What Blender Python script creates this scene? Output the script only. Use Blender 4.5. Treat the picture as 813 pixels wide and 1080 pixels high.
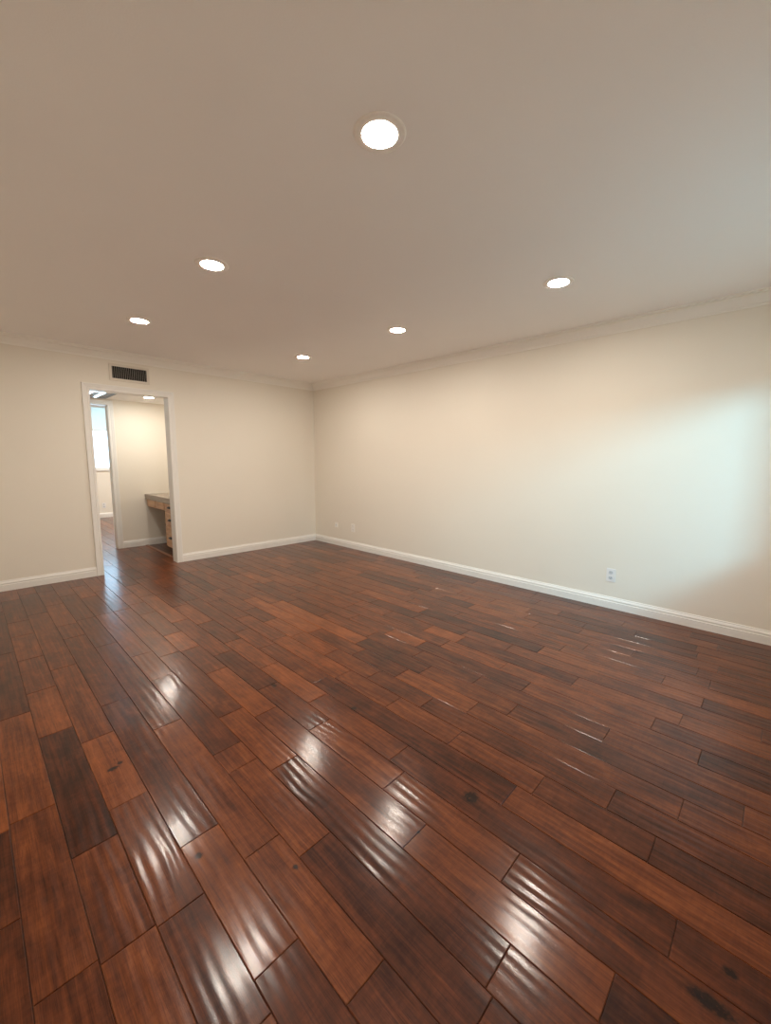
import bpy, bmesh, math, random
from mathutils import Matrix, Vector

for o in list(bpy.data.objects):
    bpy.data.objects.remove(o)
S = bpy.context.scene
COL = S.collection

# ------------------------------------------------------------------ room sizes (metres)
H = 2.44            # ceiling height
XR = 3.896          # right wall
YB = 5.35           # back wall (with the doorway)
XL, YN = -0.35, -0.35   # left wall and rear wall (behind the camera)
T = 0.12            # wall thickness
YH = 6.78           # far wall of the hallway
HH = 2.10           # hallway ceiling
YF = 10.66          # far wall of the far room
DX0, DX1, DZ = 1.003, 1.772, 2.012     # doorway in the back wall
EX0, EX1, EZ = 0.70, 1.462, 2.018      # doorway in the hallway's far wall
WX0, WX1, WZ0, WZ1 = 1.90, 3.29, 1.00, 1.98      # assumed window in the rear wall
FX0, FX1, FZ0, FZ1 = 1.25, 2.75, 1.05, 2.425      # window in the far room

# ------------------------------------------------------------------ camera
cd = bpy.data.cameras.new('camera')
cam = bpy.data.objects.new('camera', cd); COL.objects.link(cam)
cd.sensor_fit = 'VERTICAL'; cd.sensor_height = 24.0
cd.lens = 24.0 * 430.63 / 1080.0
cd.clip_start = 0.02
fw = Vector((0.712266, 0.69058977, -0.12555043))
rt = Vector((0.69663499, -0.71740019, 0.0060548))
up = Vector((0.08588852, 0.09177545, 0.99206876))
m3 = Matrix((rt, up, -fw)).transposed()
cam.matrix_world = Matrix.Translation((0, 0, 1.2875)) @ m3.to_4x4()
S.camera = cam

# ------------------------------------------------------------------ daylight and exposure
LAMP = 380.0                     # radiance of the downlight lenses
LAMP_COL = (1.0, 0.90, 0.785)
world = bpy.data.worlds.new('daylight'); S.world = world
world.use_nodes = True
bg = world.node_tree.nodes['Background']
bg.inputs[0].default_value = (0.50, 0.76, 1.0, 1)
bg.inputs[1].default_value = 6.5

def area(name, loc, target, sx, sy, power, col, spread=180):
    l = bpy.data.lights.new(name, 'AREA'); l.shape = 'RECTANGLE'; l.size = sx; l.size_y = sy
    l.energy = power; l.color = col; l.spread = math.radians(spread)
    o = bpy.data.objects.new(name, l); COL.objects.link(o); o.location = loc
    o.rotation_euler = (Vector(target) - Vector(loc)).to_track_quat('-Z', 'Y').to_euler()
    return o
# unseen area light added outside the assumed rear window for the cool wall patch
area('added_wall_patch_light', (1.45, -1.76, 2.29), (3.6, 0.9, 1.2), 0.60, 0.42, 104, (0.34, 0.77, 1.0))
# unseen fill light added to brighten the far room
area('far_room_fill', (2.3, 8.9, H - .02), (2.3, 8.9, 0), 0.3, 0.3, 70, (1.0, 0.92, 0.82))

S.view_settings.view_transform = 'Standard'
S.view_settings.look = 'None'
S.view_settings.gamma = 1.0
S.view_settings.use_curve_mapping = False
S.view_settings.exposure = 0.0
S.cycles.diffuse_bounces = 6
S.cycles.max_bounces = 14

# ------------------------------------------------------------------ materials
class NT:
    def __init__(s, name):
        s.m = bpy.data.materials.new(name); s.m.use_nodes = True
        s.t = s.m.node_tree; s.t.nodes.clear()
        s.out = s.n('ShaderNodeOutputMaterial')
    def n(s, t, **k):
        o = s.t.nodes.new(t)
        for a, v in k.items():
            setattr(o, a, v)
        return o
    def set(s, sock, v):
        if hasattr(v, 'is_output'):
            s.t.links.new(v, sock)
        else:
            sock.default_value = v
    def math(s, op, a, b=0.0, c=None, clamp=False):
        o = s.n('ShaderNodeMath', operation=op, use_clamp=clamp)
        s.set(o.inputs[0], a); s.set(o.inputs[1], b)
        if c is not None: s.set(o.inputs[2], c)
        return o.outputs[0]
    def noise(s, vec, scale, detail=3.0, rough=0.5, dist=0.0):
        o = s.n('ShaderNodeTexNoise'); s.set(o.inputs['Vector'], vec)
        o.inputs['Scale'].default_value = scale; o.inputs['Detail'].default_value = detail
        o.inputs['Roughness'].default_value = rough; o.inputs['Distortion'].default_value = dist
        return o.outputs['Fac']
    def mapping(s, vec, scale=(1, 1, 1), loc=(0, 0, 0)):
        o = s.n('ShaderNodeMapping'); s.set(o.inputs[0], vec)
        o.inputs['Location'].default_value = loc; o.inputs['Scale'].default_value = scale
        return o.outputs[0]
    def ramp(s, fac, stops, interp='LINEAR'):
        o = s.n('ShaderNodeValToRGB'); s.set(o.inputs[0], fac); cr = o.color_ramp; cr.interpolation = interp
        while len(cr.elements) < len(stops): cr.elements.new(0.5)
        for e, (p, c) in zip(cr.elements, stops):
            e.position = p; e.color = (*c, 1) if len(c) == 3 else c
        return o.outputs[0]
    def mix(s, fac, a, b, blend='MIX'):
        o = s.n('ShaderNodeMix', data_type='RGBA', blend_type=blend)
        s.set(o.inputs[0], fac)
        for sock, v in ((o.inputs[6], a), (o.inputs[7], b)):
            s.set(sock, v if hasattr(v, 'is_output') else ((*v, 1) if len(v) == 3 else v))
        return o.outputs[2]
    def bump(s, h, dist, strength=1.0, normal=None):
        o = s.n('ShaderNodeBump'); s.set(o.inputs['Height'], h)
        o.inputs['Distance'].default_value = dist; o.inputs['Strength'].default_value = strength
        if normal is not None: s.set(o.inputs['Normal'], normal)
        return o.outputs[0]
    def bsdf(s, **k):
        o = s.n('ShaderNodeBsdfPrincipled')
        for a, v in k.items():
            key = a.replace('_', ' ')
            if isinstance(v, tuple) and len(v) == 3: v = (*v, 1)
            s.set(o.inputs[key], v)
        s.t.links.new(o.outputs[0], s.out.inputs[0])
        return o
    def coord(s, w='Object'):
        return s.n('ShaderNodeTexCoord').outputs[w]

def paint(name, col, rough=0.6, bump=0.0006, scale=260.0, var=0.03):
    n = NT(name); c = n.coord()
    v = n.noise(c, 1.3, 2.0)
    f = n.math('MULTIPLY_ADD', v, var * 2, 1.0 - var)
    base = n.mix(1.0, col, n.ramp(f, [(0, (0, 0, 0)), (1, (1, 1, 1))]), 'MULTIPLY')
    h = n.noise(c, scale, 2.0)
    n.bsdf(Base_Color=base, Roughness=rough, Specular_IOR_Level=0.3, Normal=n.bump(h, bump, 0.6))
    return n.m

def plain(name, col, rough=0.5, metal=0.0, spec=0.5, nscale=40.0, var=0.06):
    n = NT(name); v = n.noise(n.coord(), nscale, 3.0)
    base = n.mix(v, tuple(x * (1 - var) for x in col), tuple(min(1, x * (1 + var)) for x in col))
    n.bsdf(Base_Color=base, Roughness=rough, Metallic=metal, Specular_IOR_Level=spec)
    return n.m

def emit(name, col, strength):
    n = NT(name); e = n.n('ShaderNodeEmission'); e.inputs[0].default_value = (*col, 1); e.inputs[1].default_value = strength
    n.t.links.new(e.outputs[0], n.out.inputs[0]); return n.m

KNOTS = [(0.36, 1.92, .010, .012), (0.43, 1.26, .012, .014), (0.63, 1.0, .009, .010), (1.26, 0.75, .030, .030), (1.14, 0.01, .020, .050),
         (1.14, 1.99, .014, .020), (1.32, 1.5, .012, .016), (1.25, -0.02, .014, .016), (1.00, 0.80, .006, .006), (0.33, 1.90, .022, .012)]

def floor_material():
    n = NT('hand_scraped_walnut_planks')
    uv = n.n('ShaderNodeUVMap', uv_map='plank_uv').outputs[0]
    at = n.n('ShaderNodeAttribute', attribute_name='plank')
    sep = n.n('ShaderNodeSeparateColor'); n.t.links.new(at.outputs['Color'], sep.inputs[0])
    tone, rnd = sep.outputs[0], sep.outputs[1]
    grain = n.noise(n.mapping(uv, (2.2, 75, 1)), 1.0, 5.0, 0.6, 0.6)
    blotch = n.noise(n.mapping(uv, (5.0, 13, 1)), 1.0, 4.0, 0.6, 0.4)
    fine = n.noise(n.mapping(uv, (18, 420, 1)), 1.0, 2.0, 0.5)
    curl = n.noise(n.mapping(uv, (60, 16, 1)), 1.0, 3.0, 0.6, 1.0)
    tone = n.math('MULTIPLY_ADD', tone, 0.60, 0.17)
    f = n.math('MULTIPLY_ADD', grain, 0.80, tone)
    f = n.math('MULTIPLY_ADD', blotch, 0.95, f)
    f = n.math('MULTIPLY_ADD', curl, 0.30, f)
    f = n.math('ADD', f, -0.97)
    col = n.ramp(f, [(0.0, (.013, .0033, .0017)), (0.25, (.042, .0102, .0041)), (0.50, (.092, .0232, .0078)), (0.75, (.165, .045, .0130)), (1.0, (.250, .073, .021))])
    dark = n.ramp(fine, [(0.30, (.50, .47, .46)), (0.52, (1, 1, 1))])
    col = n.mix(0.7, col, dark, 'MULTIPLY')
    # knots
    pos = n.n('ShaderNodeSeparateXYZ'); n.t.links.new(n.coord(), pos.inputs[0])
    kn = n.noise(n.coord(), 90, 3.0, 0.6)
    mask = None
    for (kx, ky, sx, sy) in KNOTS:
        a = n.math('MULTIPLY', n.math('SUBTRACT', pos.outputs[0], kx), 1 / sx)
        b = n.math('MULTIPLY', n.math('SUBTRACT', pos.outputs[1], ky), 1 / sy)
        d = n.math('ADD', n.math('MULTIPLY', a, a), n.math('MULTIPLY', b, b))
        w = n.math('DIVIDE', 1.0, n.math('ADD', n.math('MULTIPLY', d, d), 0.35))
        w = n.math('MINIMUM', w, 2.2)
        w = n.math('MULTIPLY', w, 1.15)
        mask = w if mask is None else n.math('MAXIMUM', mask, w)
    kf = n.math('MULTIPLY', mask, n.math('MULTIPLY_ADD', kn, 1.4, -0.25), clamp=True)
    kf = n.ramp(kf, [(0.10, (0, 0, 0)), (0.9, (1, 1, 1))])
    kf = n.math('MULTIPLY', kf, 0.92)
    col = n.mix(kf, col, (.008, .004, .003))
    # hand-scraped ripples running along every board
    suv = n.n('ShaderNodeSeparateXYZ'); n.t.links.new(uv, suv.inputs[0])
    wob = n.noise(n.mapping(uv, (3.0, 5.0, 1)), 1.0, 1.0)
    ph = n.math('MULTIPLY_ADD', suv.outputs[1], 2 * math.pi / 0.034, n.math('MULTIPLY', wob, 9.0))
    amp = n.noise(n.mapping(uv, (4.0, 9.0, 1), (5.3, 1.7, 0)), 1.0, 1.0)
    amp = n.math('MULTIPLY', n.math('MULTIPLY_ADD', amp, 2.6, -0.75, clamp=True), n.math('MULTIPLY_ADD', rnd, 0.7, 0.45))
    scoop = n.math('MULTIPLY', n.math('SINE', ph), amp)
    swell = n.noise(n.mapping(uv, (7.0, 10.0, 1), (3.1, 7.7, 0)), 1.0, 0.0)
    h = n.math('MULTIPLY_ADD', swell, 3.0, scoop)
    b1 = n.bump(h, 0.00030, 1.0)
    b2 = n.bump(n.noise(n.mapping(uv, (250, 350, 1)), 1.0, 1.0), 0.00010, 1.0, b1)
    rg = n.math('MULTIPLY_ADD', blotch, 0.06, 0.285)
    n.bsdf(Base_Color=col, Roughness=rg, Specular_IOR_Level=0.13, Coat_Weight=0.46, Coat_Roughness=0.14, Coat_IOR=1.45, Normal=b2, Coat_Normal=b2)
    return n.m

def oak_material():
    n = NT('light_maple_cabinet_wood'); c = n.coord()
    g = n.noise(n.mapping(c, (30, 4, 30)), 1.0, 4.0, 0.6, 0.8)
    col = n.ramp(g, [(0.25, (.45, .24, .13)), (0.55, (.66, .40, .235)), (0.8, (.76, .50, .31))])
    n.bsdf(Base_Color=col, Roughness=0.42, Specular_IOR_Level=0.4)
    return n.m

def stone_material():
    n = NT('speckled_granite'); c = n.coord()
    v = n.noise(c, 160, 4.0, 0.7)
    col = n.ramp(v, [(0.35, (.10, .075, .055)), (0.5, (.32, .25, .19)), (0.68, (.52, .43, .34))])
    n.bsdf(Base_Color=col, Roughness=0.25, Specular_IOR_Level=0.5)
    return n.m

def glass_material():
    n = NT('window_glass'); lw = n.n('ShaderNodeLayerWeight'); fr = n.math('MULTIPLY_ADD', n.math('POWER', lw.outputs['Facing'], 5.0), 0.85, 0.03)
    t = n.n('ShaderNodeBsdfTransparent'); g = n.n('ShaderNodeBsdfGlossy'); g.inputs['Roughness'].default_value = 0.02
    t.inputs[0].default_value = (.96, .98, .98, 1)
    mx = n.n('ShaderNodeMixShader')
    n.t.links.new(fr, mx.inputs[0]); n.t.links.new(t.outputs[0], mx.inputs[1]); n.t.links.new(g.outputs[0], mx.inputs[2])
    n.t.links.new(mx.outputs[0], n.out.inputs[0]); return n.m

def shade_material():
    n = NT('translucent_blind_fabric'); c = n.coord()
    sp = n.n('ShaderNodeSeparateXYZ'); n.t.links.new(c, sp.inputs[0])
    v = n.noise(c, 60, 2.0)
    col = n.mix(v, (.84, .85, .82), (.92, .93, .90))
    d = n.n('ShaderNodeBsdfDiffuse'); t = n.n('ShaderNodeBsdfTranslucent')
    n.set(d.inputs[0], col); n.set(t.inputs[0], col)
    mx = n.n('ShaderNodeMixShader'); mx.inputs[0].default_value = 0.42
    n.t.links.new(d.outputs[0], mx.inputs[1]); n.t.links.new(t.outputs[0], mx.inputs[2])
    n.t.links.new(mx.outputs[0], n.out.inputs[0]); return n.m

M_WALL = paint('cream_wall_paint', (.82, .77, .68), 0.62, 0.0010, 170)
M_CEIL = paint('flat_ceiling_paint', (.945, .925, .905), 0.8, 0.0006, 200)
M_TRIM = paint('white_semi_gloss_trim', (.84, .82, .78), 0.35, 0.0001, 60, 0.01)
M_CROWN = paint('off_white_crown_paint', (.91, .88, .82), 0.5, 0.0001, 60, 0.01)
M_FLOOR = floor_material()
M_GAP = plain('dark_board_joint', (.010, .005, .004), 0.8)
M_OAK = oak_material()
M_STONE = stone_material()
M_BLACK = plain('black_metal', (.012, .011, .010), 0.4, 0.3)
M_DARKDUCT = plain('dark_duct_interior', (.012, .011, .010), 0.9)
M_GREYMETAL = plain('grey_blade_metal', (.30, .28, .25), 0.5)
M_WHITEMETAL = plain('cream_enamel_metal', (.72, .66, .57), 0.45)
M_PLASTIC = plain('white_plastic', (.82, .81, .80), 0.35)
M_PLASTIC2 = plain('cream_plastic', (.88, .85, .80), 0.4)
M_SLOT = plain('dark_slot', (.05, .05, .055), 0.6)
M_SOCK = plain('pale_grey_socket_face', (.58, .60, .63), 0.4)
M_LENS = emit('lit_warm_lens', LAMP_COL, LAMP)
M_RING = plain('downlight_trim_white', (.93, .89, .84), 0.45)
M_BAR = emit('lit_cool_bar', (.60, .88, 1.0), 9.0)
M_PAN = plain('grey_panel', (.36, .36, .37), 0.5)
M_GLASS = glass_material()
M_SHADE = shade_material()
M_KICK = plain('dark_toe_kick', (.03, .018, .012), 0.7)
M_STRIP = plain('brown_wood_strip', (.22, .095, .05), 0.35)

# ------------------------------------------------------------------ mesh helpers
def tag(o, label=None, cat=None, group=None, kind=None):
    if label: o['label'] = label
    if cat: o['category'] = cat
    if group: o['group'] = group
    if kind: o['kind'] = kind
    return o

def obj(name, bm, mat, parent=None, smooth=False, bevel=0.0, seg=2):
    if bevel > 0:
        es = [e for e in bm.edges if len(e.link_faces) == 2 and e.calc_face_angle(0) > 0.5]
        bmesh.ops.bevel(bm, geom=es, offset=bevel, segments=seg, profile=0.6, affect='EDGES', clamp_overlap=True)
    bmesh.ops.recalc_face_normals(bm, faces=bm.faces)
    me = bpy.data.meshes.new(name); bm.to_mesh(me); bm.free()
    mats = mat if isinstance(mat, (list, tuple)) else [mat]
    for m in mats: me.materials.append(m)
    if smooth:
        for p in me.polygons: p.use_smooth = True
    o = bpy.data.objects.new(name, me); COL.objects.link(o)
    if parent is not None: o.parent = parent
    return o

def empty(name, loc, rz=0.0):
    o = bpy.data.objects.new(name, None); COL.objects.link(o)
    o.location = loc; o.rotation_euler = (0, 0, rz); o.empty_display_size = 0.1
    return o

def box(bm, x0, x1, y0, y1, z0, z1, mi=0):
    v = [bm.verts.new(p) for p in ((x0, y0, z0), (x1, y0, z0), (x1, y1, z0), (x0, y1, z0), (x0, y0, z1), (x1, y0, z1), (x1, y1, z1), (x0, y1, z1))]
    for f in ((3, 2, 1, 0), (4, 5, 6, 7), (0, 1, 5, 4), (1, 2, 6, 5), (2, 3, 7, 6), (3, 0, 4, 7)):
        bm.faces.new([v[i] for i in f]).material_index = mi
    return v

def BM(*boxes):
    bm = bmesh.new()
    for b in boxes: box(bm, *b)
    return bm

def loft(bm, rings, cap=True):
    vs = [[bm.verts.new(p) for p in r] for r in rings]
    n = len(vs[0])
    for a, b in zip(vs, vs[1:]):
        for i in range(n):
            bm.faces.new((a[i], a[(i + 1) % n], b[(i + 1) % n], b[i]))
    if cap:
        bm.faces.new(vs[0][::-1]); bm.faces.new(vs[-1])

def lathe(bm, prof, seg=40, cap=False):
    rings = [[(r * math.cos(2 * math.pi * k / seg), r * math.sin(2 * math.pi * k / seg), z) for k in range(seg)] for r, z in prof]
    loft(bm, rings, cap)

def slab_holes(axis, a0, a1, z0, z1, c0, c1, hole=None):
    """wall slab along x (axis 0) or y (axis 1), with one rectangular opening (h0,h1,hz0,hz1), as one mesh without internal faces"""
    us = sorted({a0, a1} | ({hole[0], hole[1]} if hole else set()))
    zs = sorted({z0, z1} | ({hole[2], hole[3]} if hole else set()))
    bm = bmesh.new()
    P = lambda u, c, z: (u, c, z) if axis == 0 else (c, u, z)
    vd = {}
    def V(u, c, z):
        k = (u, c, z)
        if k not in vd: vd[k] = bm.verts.new(P(*k))
        return vd[k]
    def solid(i, j):
        if i < 0 or j < 0 or i >= len(us) - 1 or j >= len(zs) - 1: return False
        if hole and us[i] >= hole[0] and us[i + 1] <= hole[1] and zs[j] >= hole[2] and zs[j + 1] <= hole[3]: return False
        return True
    for i in range(len(us) - 1):
        for j in range(len(zs) - 1):
            if not solid(i, j): continue
            u0, u1, w0, w1 = us[i], us[i + 1], zs[j], zs[j + 1]
            for c in (c0, c1): bm.faces.new((V(u0, c, w0), V(u1, c, w0), V(u1, c, w1), V(u0, c, w1)))
            if not solid(i - 1, j): bm.faces.new((V(u0, c0, w0), V(u0, c1, w0), V(u0, c1, w1), V(u0, c0, w1)))
            if not solid(i + 1, j): bm.faces.new((V(u1, c0, w0), V(u1, c1, w0), V(u1, c1, w1), V(u1, c0, w1)))
            if not solid(i, j - 1): bm.faces.new((V(u0, c0, w0), V(u1, c0, w0), V(u1, c1, w0), V(u0, c1, w0)))
            if not solid(i, j + 1): bm.faces.new((V(u0, c0, w1), V(u1, c0, w1), V(u1, c1, w1), V(u0, c1, w1)))
    return bm

def struct(name, bm, mat, label, cat, bevel=0.0):
    return tag(obj(name, bm, mat, bevel=bevel), label, cat, kind='structure')

def run(prof, p0, p1, nrm, m0=0, m1=0):
    """profile (depth, z) swept from p0 to p1 along a wall whose inward normal is nrm; m=+1 mitres the end back for an inside corner"""
    p0, p1, nrm = Vector((*p0, 0)), Vector((*p1, 0)), Vector((*nrm, 0))
    d = (p1 - p0).normalized(); bm = bmesh.new()
    loft(bm, [[p0 + d * (m0 * k) + nrm * k + Vector((0, 0, z)) for k, z in prof], [p1 - d * (m1 * k) + nrm * k + Vector((0, 0, z)) for k, z in prof]])
    return bm

def casing(x0, x1, zt, y, ny, w=0.068):
    """moulded casing round three sides of an opening on a wall plane y, facing ny"""
    prof = [(0.0, 0.0), (0.0, .011), (.006, .0145), (.022, .0150), (.026, .0125), (.030, .0150), (.050, .0185), (.060, .0205), (.066, .0200), (w, .0160), (w, 0.0)]
    rings = []
    def ring(fn): rings.append([fn(o, t) for o, t in prof])
    ring(lambda o, t: (x0 - o, y + ny * t, 0.0))
    ring(lambda o, t: (x0 - o, y + ny * t, zt + o))
    ring(lambda o, t: (x1 + o, y + ny * t, zt + o))
    ring(lambda o, t: (x1 + o, y + ny * t, 0.0))
    bm = bmesh.new(); loft(bm, rings); return bm

BASE = [(0, 0), (.0155, 0), (.0155, .060), (.0100, .063), (.0095, .069), (.0130, .072), (.0130, .077), (.0090, .086), (.0055, .092), (.0050, .098), (.0030, .102), (0, .102)]
CROWN = [(0, -.090), (.009, -.090), (.009, -.079), (.015, -.077), (.015, -.072), (.022, -.068), (.034, -.050), (.048, -.032), (.060, -.023), (.067, -.021), (.067, -.012), (.088, -.011), (.088, 0), (0, 0)]

# ------------------------------------------------------------------ floor: boards of one hand-scraped plank floor
PW, PX0 = 0.13, 0.006
JOINTS = {-1: [1.43], 0: [1.85, 2.66, 3.59], 1: [1.14, 1.54, 2.36, 2.87, 3.39, 3.89], 2: [1.67, 2.18, 3.1, 4.35], 3: [0.83, 1.33, 2.45, 3.59, 3.9],
          4: [0.63, 1.14, 2.05, 3.28], 5: [1.02, 1.53, 1.68, 2.54, 2.95], 6: [0.41, 1.42, 1.92, 2.82], 7: [0.19, 0.8, 1.8, 2.39], 8: [0.51, 1.02, 1.52, 2.01],
          9: [0.1, 1.11, 1.71, 2.22, 2.72], 10: [0.65, 1.85, 2.47], 11: [0.59, 0.99, 1.39], 12: [0.36, 1.26, 1.67, 2.08], 13: [0.16, 1.06, 1.56], 14: [-0.01, 0.9],
          15: [0.49, 1.19, 1.65], 16: [0.15, 0.95], 17: [0.35, 1.16], 18: [0.77, 1.57], 19: [-0.04, 1.26], 20: [0.2, 1.09], 21: [0.4], 22: [0.88], 23: [0.27], 24: [0.18], 26: [0.69], 27: [0.22], 28: [0.39]}
TONES = [(0.21, 3.63, 0.65), (0.2, 3.15, 0.55), (0.2, 2.62, 0.8), (0.05, 2.33, 0.75), (0.1, 3.03, 0.3), (0.21, 2.05, 0.15), (0.34, 2.6, 0.6), (0.33, 1.85, 0.95), (0.46, 2.02, 0.35), (0.55, 1.87, 0.75), (0.48, 2.61, 0.4), (0.61, 2.26, 0.35), (0.73, 2.4, 0.35), (0.73, 2.74, 0.6), (0.31, 3.68, 0.5), (0.23, 4.39, 0.35), (0.55, 4.38, 0.35), (0.03, 1.39, 0.6), (0.19, 1.31, 0.6), (0.2, 1.03, 0.75), (-0.03, 1.29, 0.35), (-0.02, 1.62, 0.4), (0.99, 2.14, 0.85), (0.83, 2.16, 0.45), (0.71, 1.77, 0.25), (1.23, 2.46, 0.75), (1.09, 2.38, 0.3), (1.25, 2.98, 0.35), (0.84, 1.66, 0.75), (0.71, 1.38, 0.75), (1.28, 1.99, 0.9), (1.17, 1.95, 0.45), (1.1, 1.76, 0.4), (1.39, 1.8, 0.25), (1.63, 2.31, 0.75), (1.56, 1.9, 0.75), (1.08, 1.33, 0.7), (0.83, 1.31, 0.3), (1.34, 1.46, 0.5), (1.98, 2.87, 0.35), (1.6, 3.18, 0.35), (0.55, 1.36, 0.75), (0.65, 1.22, 0.7), (0.42, 1.12, 0.85), (0.55, 0.94, 0.8), (0.69, 0.85, 0.3), (0.49, 0.74, 0.45), (0.36, 0.98, 0.35), (0.56, 0.6, 0.35), (0.81, 0.99, 0.45), (2.37, 1.86, 0.9), (2.23, 1.36, 0.75), (1.65, 1.21, 0.4), (1.81, 1.24, 0.8), (1.49, 1.15, 0.65), (2.47, 1.41, 0.3), (2.0, 1.38, 0.35), (1.49, 0.83, 0.6), (2.48, 2.07, 0.3), (1.19, 0.98, 0.35), (1.22, 1.15, 0.6), (1.07, 0.96, 0.6), (1.59, 1.37, 0.35), (1.76, 0.93, 0.55), (1.5, 0.53, 0.4), (0.97, 0.85, 0.5), (0.97, 0.69, 0.7), (0.87, 0.62, 0.35), (0.73, 0.63, 0.5), (0.64, 0.56, 0.7), (1.12, 0.41, 0.45), (1.07, 0.62, 0.45), (0.88, 0.34, 0.5), (1.26, 0.55, 0.7), (2.27, 0.26, 0.35), (2.18, 0.09, 0.2), (3.64, 0.03, 0.4), (3.11, 0.12, 0.5), (1.45, 0.22, 0.4), (1.42, 0.08, 0.75), (1.25, 0.2, 0.45), (1.24, 0.0, 0.35), (1.14, 0.15, 0.5), (1.02, 0.26, 0.4)]

def make_floor():
    rng = random.Random(11)
    verts, faces, mats, uvs, cols = [], [], [], [], []
    x_lo, x_hi, y_lo, y_hi = XL - 0.05, XR + 0.05, YN - 0.05, YF + 0.05
    base = [(x_lo, y_lo, -.02), (x_hi, y_lo, -.02), (x_hi, y_hi, -.02), (x_lo, y_hi, -.02), (x_lo, y_lo, -.0045), (x_hi, y_lo, -.0045), (x_hi, y_hi, -.0045), (x_lo, y_hi, -.0045)]
    verts += base
    for f in ((3, 2, 1, 0), (4, 5, 6, 7), (0, 1, 5, 4), (1, 2, 6, 5), (2, 3, 7, 6), (3, 0, 4, 7)):
        faces.append(f); mats.append(1); uvs.append([(0, 0)] * 4); cols.append((0, 0, 0, 1))
    r0 = math.floor((x_lo - PX0) / PW); r1 = math.ceil((x_hi - PX0) / PW)
    for r in range(r0, r1):
        xa, xb = max(x_lo, PX0 + r * PW), min(x_hi, PX0 + (r + 1) * PW)
        if xb - xa < 0.01: continue
        js = sorted(JOINTS.get(r, [rng.uniform(.2, 1.6)]))
        while js[0] > y_lo: js.insert(0, js[0] - rng.uniform(.35, 1.15))
        while js[-1] < y_hi: js.append(js[-1] + rng.choice((rng.uniform(.28, .6), rng.uniform(.5, 1.15))))
        for ya, yb in zip(js, js[1:]):
            ya, yb = max(ya, y_lo), min(yb, y_hi)
            if yb - ya < 0.03: continue
            tone = min(.95, max(.1, rng.gauss(.52, .18)))
            for (tx, ty, tv) in TONES:
                if xa <= tx < xb and ya <= ty < yb: tone = tv; break
            c = (tone, rng.random(), rng.random(), 1)
            ou, ov = rng.uniform(0, 90), rng.uniform(0, 40)
            g, e = .0006, .0026
            lz = [rng.uniform(-.0006, .0) for _ in range(4)]
            X, Y = (xa + g, xb - g), (ya + g, yb - g)
            Xi, Yi = (xa + e, xb - e), (ya + e, yb - e)
            i0 = len(verts)
            lo = [(X[0], Y[0]), (X[1], Y[0]), (X[1], Y[1]), (X[0], Y[1])]
            hi = [(Xi[0], Yi[0]), (Xi[1], Yi[0]), (Xi[1], Yi[1]), (Xi[0], Yi[1])]
            verts += [(x, y, -.0045) for x, y in lo] + [(x, y, -.0018) for x, y in lo] + [(x, y, z) for (x, y), z in zip(hi, lz)]
            allxy = lo + lo + hi
            U = [(y - ya + ou, x - xa + ov) for x, y in allxy]
            fs = [(8, 9, 10, 11)]
            for k in range(4):
                k2 = (k + 1) % 4
                fs += [(k, k2, 4 + k2, 4 + k), (4 + k, 4 + k2, 8 + k2, 8 + k)]
            for f in fs:
                faces.append(tuple(i0 + q for q in f)); mats.append(0); uvs.append([U[q] for q in f]); cols.append(c)
    me = bpy.data.meshes.new('floor'); me.from_pydata(verts, [], faces)
    me.materials.append(M_FLOOR); me.materials.append(M_GAP)
    me.uv_layers.new(name='plank_uv'); me.color_attributes.new('plank', 'FLOAT_COLOR', 'CORNER')
    uvl, ca = me.uv_layers['plank_uv'], me.color_attributes['plank']
    for p in me.polygons:
        p.material_index = mats[p.index]
        for k, li in enumerate(p.loop_indices):
            uvl.data[li].uv = uvs[p.index][k]; ca.data[li].color = cols[p.index]
    me.update()
    o = bpy.data.objects.new('floor', me); COL.objects.link(o)
    return tag(o, 'glossy reddish brown hand-scraped wood plank floor', 'floor', kind='structure')
make_floor()

# ------------------------------------------------------------------ room shell
struct('wall_back', slab_holes(0, XL - T, XR + T, 0, H, YB, YB + T, (DX0 - .018, DX1 + .018, 0, DZ + .018)), M_WALL, 'cream back wall with an open doorway and a vent above it', 'wall')
struct('wall_right', slab_holes(1, YN - T, YB, 0, H, XR, XR + T), M_WALL, 'long cream right-hand wall with a cool patch of daylight', 'wall')
struct('wall_left', slab_holes(1, YN - T, YB, 0, H, XL - T, XL), M_WALL, 'cream wall beside the camera on the left', 'wall')
struct('wall_rear', slab_holes(0, XL, XR, 0, H, YN - T, YN, (WX0, WX1, WZ0, WZ1)), M_WALL, 'cream wall behind the camera with an assumed window', 'wall')
struct('ceiling', BM((XL - T, XR + T, YN - T, YB + T, H, H + .12)), M_CEIL, 'flat taupe white ceiling of the empty room', 'ceiling')
# hallway behind the doorway
HX0, HX1 = 0.0, 2.45
struct('wall_hall_far', slab_holes(0, HX0 - T, XR + T, 0, H, YH, YH + T, (EX0 - .018, EX1 + .018, 0, EZ + .018)), M_WALL, 'peach cream hallway wall seen through the doorway', 'wall')
struct('wall_hall_left', slab_holes(1, YB + T, YH, 0, H, HX0 - T, HX0), M_WALL, 'hallway end wall left of the doorway', 'wall')
struct('wall_hall_right', slab_holes(1, YB + T, YH, 0, H, HX1, HX1 + T), M_WALL, 'hallway end wall behind the desk', 'wall')
struct('ceiling_hall', BM((HX0, HX1, YB + T, YH, HH, HH + .1)), M_CEIL, 'lowered hallway ceiling beyond the doorway', 'ceiling')
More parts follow.
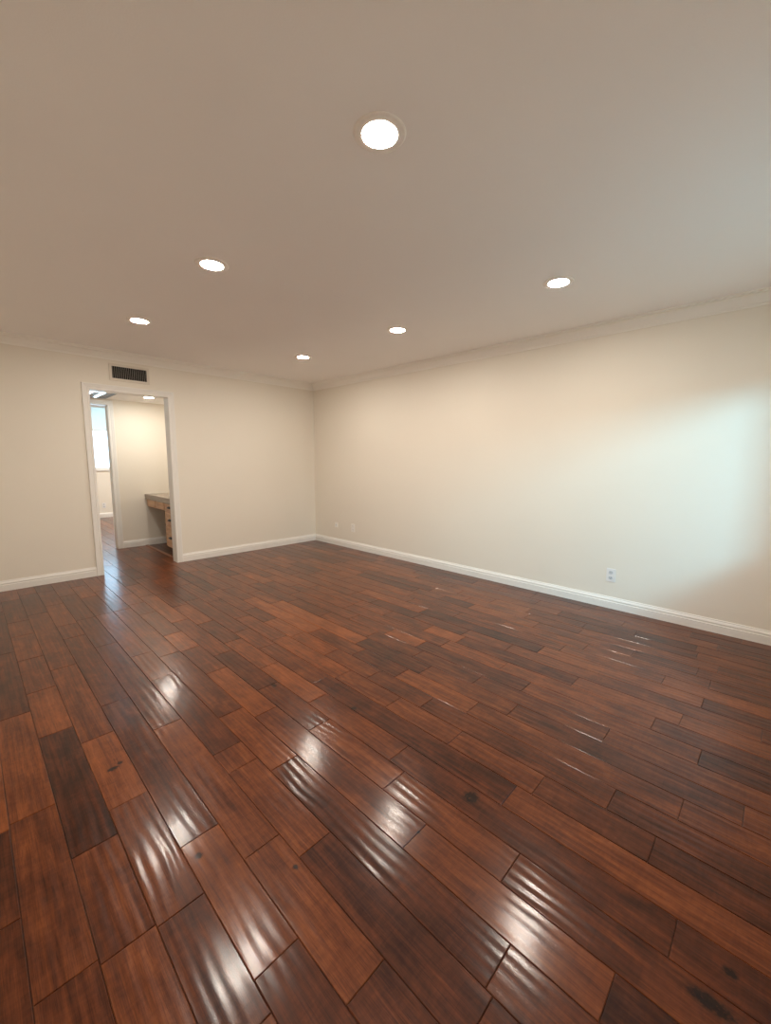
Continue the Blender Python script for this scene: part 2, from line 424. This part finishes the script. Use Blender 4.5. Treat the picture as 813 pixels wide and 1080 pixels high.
# far room beyond the hallway
struct('wall_far_room', slab_holes(0, HX0 - T, XR + T, 0, H, YF, YF + T, (FX0, FX1, FZ0, FZ1)), M_WALL, 'cream wall of the far room with a bright window', 'wall')
struct('wall_far_room_left', slab_holes(1, YH + T, YF, 0, H, HX0 - T, HX0), M_WALL, 'left wall of the far room', 'wall')
struct('wall_far_room_right', slab_holes(1, YH + T, YF, 0, H, XR, XR + T), M_WALL, 'right wall of the far room', 'wall')
struct('ceiling_far_room', BM((HX0 - T, XR + T, YH, YF + T, H, H + .12)), M_CEIL, 'ceiling of the far room', 'ceiling')

# unseen panel and ground strip added to block sky light at the rear window
M_STUCCO = paint('sky_blocker_stucco', (.55, .50, .43), 0.85, 0.002, 120)
struct('sky_blocker_panel', BM((-4.0, 8.0, -2.60, -2.45, -.08, 3.1)), M_STUCCO, 'unseen stucco panel added outside the rear window to block sky light', 'sky blocker')
struct('sky_blocker_ground', BM((-4.0, 8.0, -2.45, YN - T, -.08, -.02)), M_STUCCO, 'unseen ground strip added outside the rear window to block light from below', 'ground')

# crown moulding
zc = lambda pr: [(d, z + H) for d, z in pr]
struct('trim_1', run(zc(CROWN), (XL, YB), (XR, YB), (0, -1), 1, 1), M_CROWN, 'crown moulding along the top of the back wall', 'crown moulding')
struct('trim_2', run(zc(CROWN), (XR, YN), (XR, YB), (-1, 0), 1, 1), M_CROWN, 'crown moulding along the top of the right wall', 'crown moulding')
struct('trim_3', run(zc(CROWN), (XL, YN), (XL, YB), (1, 0), 1, 1), M_CROWN, 'crown moulding along the left wall', 'crown moulding')
struct('trim_4', run(zc(CROWN), (XL, YN), (XR, YN), (0, 1), 1, 1), M_CROWN, 'crown moulding along the wall behind the camera', 'crown moulding')
# baseboards
struct('baseboard_back_left', run(BASE, (XL, YB), (DX0 - .068, YB), (0, -1), 1, 0), M_TRIM, 'white baseboard on the back wall left of the doorway', 'baseboard')
struct('baseboard_back_right', run(BASE, (DX1 + .068, YB), (XR, YB), (0, -1), 0, 1), M_TRIM, 'white baseboard on the back wall right of the doorway', 'baseboard')
struct('baseboard_right', run(BASE, (XR, YN), (XR, YB), (-1, 0), 1, 1), M_TRIM, 'white baseboard along the right wall', 'baseboard')
struct('baseboard_left', run(BASE, (XL, YN), (XL, YB), (1, 0), 1, 1), M_TRIM, 'white baseboard along the left wall', 'baseboard')
struct('baseboard_rear', run(BASE, (XL, YN), (XR, YN), (0, 1), 1, 1), M_TRIM, 'white baseboard behind the camera', 'baseboard')
struct('baseboard_hall', run(BASE, (EX1 + .068, YH), (HX1, YH), (0, -1), 0, 0), M_TRIM, 'white baseboard on the hallway wall beside the desk', 'baseboard')
struct('baseboard_far_room', run(BASE, (HX0, YF), (XR, YF), (0, -1), 0, 0), M_TRIM, 'white baseboard under the far window', 'baseboard')

def doorway(name, x0, x1, zt, y, label):
    root = tag(empty(name, (0, 0, 0)), label, 'doorway', kind='structure')
    j = bmesh.new()
    box(j, x0 - .018, x0, y, y + T, 0, zt); box(j, x1, x1 + .018, y, y + T, 0, zt); box(j, x0 - .018, x1 + .018, y, y + T, zt, zt + .018)
    obj('jamb', j, M_TRIM, root)
    obj('casing', casing(x0, x1, zt, y, -1), M_TRIM, root)
    obj('casing', casing(x0, x1, zt, y + T, 1), M_TRIM, root)
    return root
doorway('door_1', DX0, DX1, DZ, YB, 'white cased open doorway in the back wall under the vent')
doorway('door_2', EX0, EX1, EZ, YH, 'second white cased opening beyond the hallway with window behind')

def window(name, x0, x1, z0, z1, y0, y1, inner, label, mull=True):
    """frame of a window in a wall between y0 and y1; inner is +1 or -1, the side of the room"""
    root = tag(empty(name, (0, 0, 0)), label, 'window', kind='structure')
    ym = (y0 + y1) / 2
    f = bmesh.new(); w = .045
    box(f, x0, x0 + w, ym - .03, ym + .03, z0, z1); box(f, x1 - w, x1, ym - .03, ym + .03, z0, z1)
    box(f, x0 + w, x1 - w, ym - .03, ym + .03, z0, z0 + w); box(f, x0 + w, x1 - w, ym - .03, ym + .03, z1 - w, z1)
    if mull: box(f, (x0 + x1) / 2 - .02, (x0 + x1) / 2 + .02, ym - .025, ym + .025, z0 + w, z1 - w)
    obj('window_frame', f, M_TRIM, root)
    obj('pane', BM((x0 + w, x1 - w, ym - .003, ym + .003, z0 + w, z1 - w)), M_GLASS, root)
    yi = y1 if inner > 0 else y0
    obj('window_sill', BM((x0 - .03, x1 + .03, min(yi, yi + inner * .03) - (.05 if inner > 0 else 0), max(yi, yi + inner * .03) + (.05 if inner < 0 else 0), z0 - .025, z0)), M_TRIM, root, bevel=.004)
    return root
window('window_1', FX0, FX1, FZ0, FZ1, YF, YF + T, -1, 'bright white window in the far room seen through both doorways', mull=False)
window('assumed_rear_window', WX0, WX1, WZ0, WZ1, YN - T, YN, 1, 'assumed unseen window behind the camera, added to let light onto the right wall', mull=False)  # unseen window, assumed from the light patch on the right wall

# ------------------------------------------------------------------ recessed ceiling lights
def make_downlight():
    root = empty('recessed_light', (0, 0, 0))
    b = bmesh.new()
    lathe(b, [(.094, .0), (.094, -.0015), (.092, -.0035), (.086, -.0056), (.066, -.0060), (.063, -.0060), (.063, -.002)])
    obj('trim_ring', b, M_RING, root, smooth=True)
    b = bmesh.new()
    lathe(b, [(.0628, -.0056), (.060, -.0064), (.048, -.0078), (.034, -.0089), (.018, -.0096), (.003, -.0098)], cap=True)
    obj('lens', b, M_LENS, root, smooth=True)
    return root
def dup(root, loc):
    r = root.copy(); COL.objects.link(r); r.location = loc
    for ch in list(root.children):
        c = ch.copy(); COL.objects.link(c); c.parent = r
        for g in ch.children:
            d = g.copy(); COL.objects.link(d); d.parent = c
    return r
LIGHTS = [(1.135, 1.14, H, 'largest recessed ceiling light, the one nearest the camera at the top of the photo'),
          (1.140, 2.56, H, 'middle recessed light of the left-hand row of three, above the doorway side'),
          (1.140, 4.00, H, 'smallest recessed light of the left-hand row, closest to the doorway wall'),
          (2.795, 1.16, H, 'recessed ceiling light nearest the right wall and largest of the right-hand row'),
          (2.800, 2.58, H, 'middle recessed light of the right-hand row, between the corner and right wall lights'),
          (2.785, 4.01, H, 'recessed ceiling light nearest the far corner of the room'),
          (1.806, 6.144, HH, 'recessed light in the lowered hallway ceiling, seen through the doorway')]
proto = make_downlight()
for i, (x, y, z, lab) in enumerate(LIGHTS):
    r = proto if i == 0 else dup(proto, (x, y, z))
    r.location = (x, y, z)
    if z < H: r.scale = (.88, .88, 1)
    tag(r, lab, 'ceiling light', 'recessed ceiling lights')

# ------------------------------------------------------------------ wall vent above the doorway
v = tag(empty('wall_vent', (1.392, YB, 2.226)), 'rectangular cream wall vent with dark vertical blades above the doorway', 'vent')
hw, hh, iw, ih = .197, .090, .170, .064
b = bmesh.new()
for (x0, x1, z0, z1) in ((-hw, -iw, -hh, hh), (iw, hw, -hh, hh), (-iw, iw, ih, hh), (-iw, iw, -hh, -ih)):
    box(b, x0, x1, -.010, 0, z0, z1)
obj('frame', b, M_WHITEMETAL, v)
obj('duct', BM((-iw, iw, -.0022, -.0002, -ih, ih)), M_DARKDUCT, v)
b = bmesh.new()
for k in range(20):
    x = -iw + (k + .5) * 2 * iw / 20
    loft(b, [[(x - .0030, -.009, z), (x - .0012, -.0095, z), (x + .0030, -.003, z), (x + .0012, -.0025, z)] for z in (-ih, ih)])
obj('louvre', b, M_GREYMETAL, v)
for x in (-.184, .184):
    b = bmesh.new()
    loft(b, [[(x + .004 * math.cos(a * math.pi / 4), y, .004 * math.sin(a * math.pi / 4)) for a in range(8)] for y in (-.010, -.0115)])
    obj('screw', b, M_WHITEMETAL, v)

# ------------------------------------------------------------------ outlets
def outlet(name, loc, rz, label, cat, kind, w=.072, h=.116, plate=M_PLASTIC):
    """wall plate built facing -y, then turned by rz"""
    r = tag(empty(name, loc, rz), label, cat)
    obj('cover_plate', BM((-w / 2, w / 2, -.006, 0, -h / 2, h / 2)), plate, r, bevel=.0025)
    if kind == 'duplex':
        for s in (-1, 1):
            b = bmesh.new()
            loft(b, [[(.0165 * max(-1, min(1, 1.25 * math.cos(a * math.pi / 12))) , y, s * .0245 + .0145 * math.sin(a * math.pi / 12)) for a in range(24)] for y in (-.006, -.0085)])
            so = obj('socket', b, M_SOCK if plate is M_PLASTIC else plate, r)
            sb = bmesh.new()
            for dx in (-.0065, .0065): box(sb, dx - .0012, dx + .0012, -.0089, -.0084, s * .0245 - .001, s * .0245 + .008)
            loft(sb, [[(.0025 * math.cos(a * math.pi / 4), y, s * .0245 - .0075 + .0025 * math.sin(a * math.pi / 4)) for a in range(8)] for y in (-.0084, -.0089)])
            obj('slot', sb, M_SLOT, so)
        b = bmesh.new()
        loft(b, [[(.003 * math.cos(a * math.pi / 4), y, .003 * math.sin(a * math.pi / 4)) for a in range(8)] for y in (-.006, -.0075)])
        obj('screw', b, M_SOCK, r)
    else:
        b = bmesh.new()
        loft(b, [[(q * math.cos(a * math.pi / 6), y, q * math.sin(a * math.pi / 6)) for a in range(12)] for q, y in ((.009, -.006), (.009, -.009), (.0055, -.009), (.0055, -.015))])
        obj('jack', b, M_SOCK, r)
    return r
R90 = math.pi / 2 * 3     # faces -x on the right wall
outlet('wall_outlet', (XR, 1.008, .297), R90, 'white duplex outlet on the right wall below the daylight patch', 'outlet', 'duplex')
outlet('wall_outlet', (XR, 4.432, .305), R90, 'cream outlet plate low on the right wall, right of the small corner jack', 'outlet', 'duplex', plate=M_PLASTIC2)
outlet('wall_jack', (XR, 4.815, .306), R90, 'small cream wall jack plate closest to the far corner', 'wall jack', 'jack', .066, .072, plate=M_PLASTIC2)
outlet('wall_outlet', (2.097, YF, .265), 0, 'white outlet under the bright window in the far room', 'outlet', 'duplex')

# ------------------------------------------------------------------ panel with glowing bars in the hallway ceiling
p = tag(empty('ceiling_panel', (1.10, 6.29, HH)), 'grey hallway ceiling panel with glowing blue-white bars, behind the doorway head', 'light panel')
b = bmesh.new()
for (x0, x1, y0, y1) in ((-.32, -.295, -.33, .33), (.295, .32, -.33, .33), (-.295, .295, -.33, -.305), (-.295, .295, .305, .33)):
    box(b, x0, x1, y0, y1, -.016, 0)
obj('frame', b, M_PAN, p)
obj('backing_panel', BM((-.295, .295, -.305, .305, -.006, -.001)), M_PAN, p)
for x in (-.17, -.05, .07, .19):
    obj('glowing_bar', BM((x - .010, x + .010, -.245, .28, -.016, -.006)), M_BAR, p)
obj('glowing_bar', BM((-.18, .20, -.270, -.245, -.016, -.006)), M_BAR, p)

# ------------------------------------------------------------------ built-in desk in the hallway alcove
d = tag(empty('built_in_desk', (1.86, 5.75, 0)), 'light wood built-in desk with three drawers and a knee space, right inside the doorway', 'desk')
O = (-1.86, -5.75, 0)
def DB(*bs): return BM(*[(a + O[0], b_ + O[0], c + O[1], e + O[1], f, g) for a, b_, c, e, f, g in bs])
YD0, YD1, YK = 5.50, 6.76, 6.005      # desk ends, knee-space edge of the drawer stack
obj('carcass', DB((1.884, 2.44, YD0, YK, .092, .697)), M_OAK, d, bevel=.002)
obj('toe_kick', DB((1.96, 2.44, YD0 + .01, YK - .02, 0, .092)), M_KICK, d)
obj('apron', DB((1.884, 1.904, YK, YD1, .585, .697)), M_OAK, d)
for y0, y1 in ((6.03, 6.365), (6.40, 6.735)):
    obj('false_drawer_front', DB((1.868, 1.884, y0, y1, .597, .690)), M_OAK, d, bevel=.003)
for z0, z1, zh in ((.600, .690, .647), (.405, .580, .479), (.110, .385, .239)):
    f = obj('drawer_front', DB((1.866, 1.884, YD0 + .015, YK - .018, z0, z1)), M_OAK, d, bevel=.003)
    b = bmesh.new()
    # bin pull: a half-dome cup, open below
    cy, rw, rh = 5.80 + O[1], .066, .026
    rings = []
    for i in range(7):
        a = i / 6 * math.pi / 2
        ring = []
        for k in range(13):
            t = k / 12 * math.pi
            ring.append((1.866 + O[0] - .024 * math.sin(a) - .0003, cy + rw * math.cos(t) * math.cos(a * .62), zh - .012 + rh * math.sin(t) * max(.08, math.cos(a))))
        rings.append(ring)
    loft(b, rings)
    obj('handle', b, M_BLACK, f, smooth=True)
tag(obj('countertop', BM((1.850, 2.445, YD0 - .015, YH - .002, .697, .770)), M_STONE, bevel=.004), 'speckled brown stone countertop on the hallway desk', 'countertop')
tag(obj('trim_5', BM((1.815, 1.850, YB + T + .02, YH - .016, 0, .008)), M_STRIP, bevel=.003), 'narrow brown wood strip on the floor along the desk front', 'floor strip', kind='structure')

# ------------------------------------------------------------------ blind in the far window
bl = tag(empty('window_blind', (2.0, YF + .02, FZ1)), 'pale blue-white blind half lowered over the far room window', 'blind')
b = bmesh.new()
N = 26; z_bot = 1.90 - FZ1; z_top = -.05
prev = []
front = [( (.008 if k % 2 else -.008), z_top + (z_bot - z_top) * k / (2 * N)) for k in range(2 * N + 1)]
ring0 = [(-.735, y, z) for y, z in front] + [(-.735, y + .003, z) for y, z in reversed(front)]
ring1 = [(.735, y, z) for _, y, z in ring0]
loft(b, [ring0, ring1])
obj('shade', b, M_SHADE, bl)
obj('headrail', BM((-.74, .74, -.018, .022, -.05, -.002)), M_TRIM, bl, bevel=.003)
obj('bottom_rail', BM((-.735, .735, -.012, .014, z_bot - .024, z_bot)), M_TRIM, bl, bevel=.003)
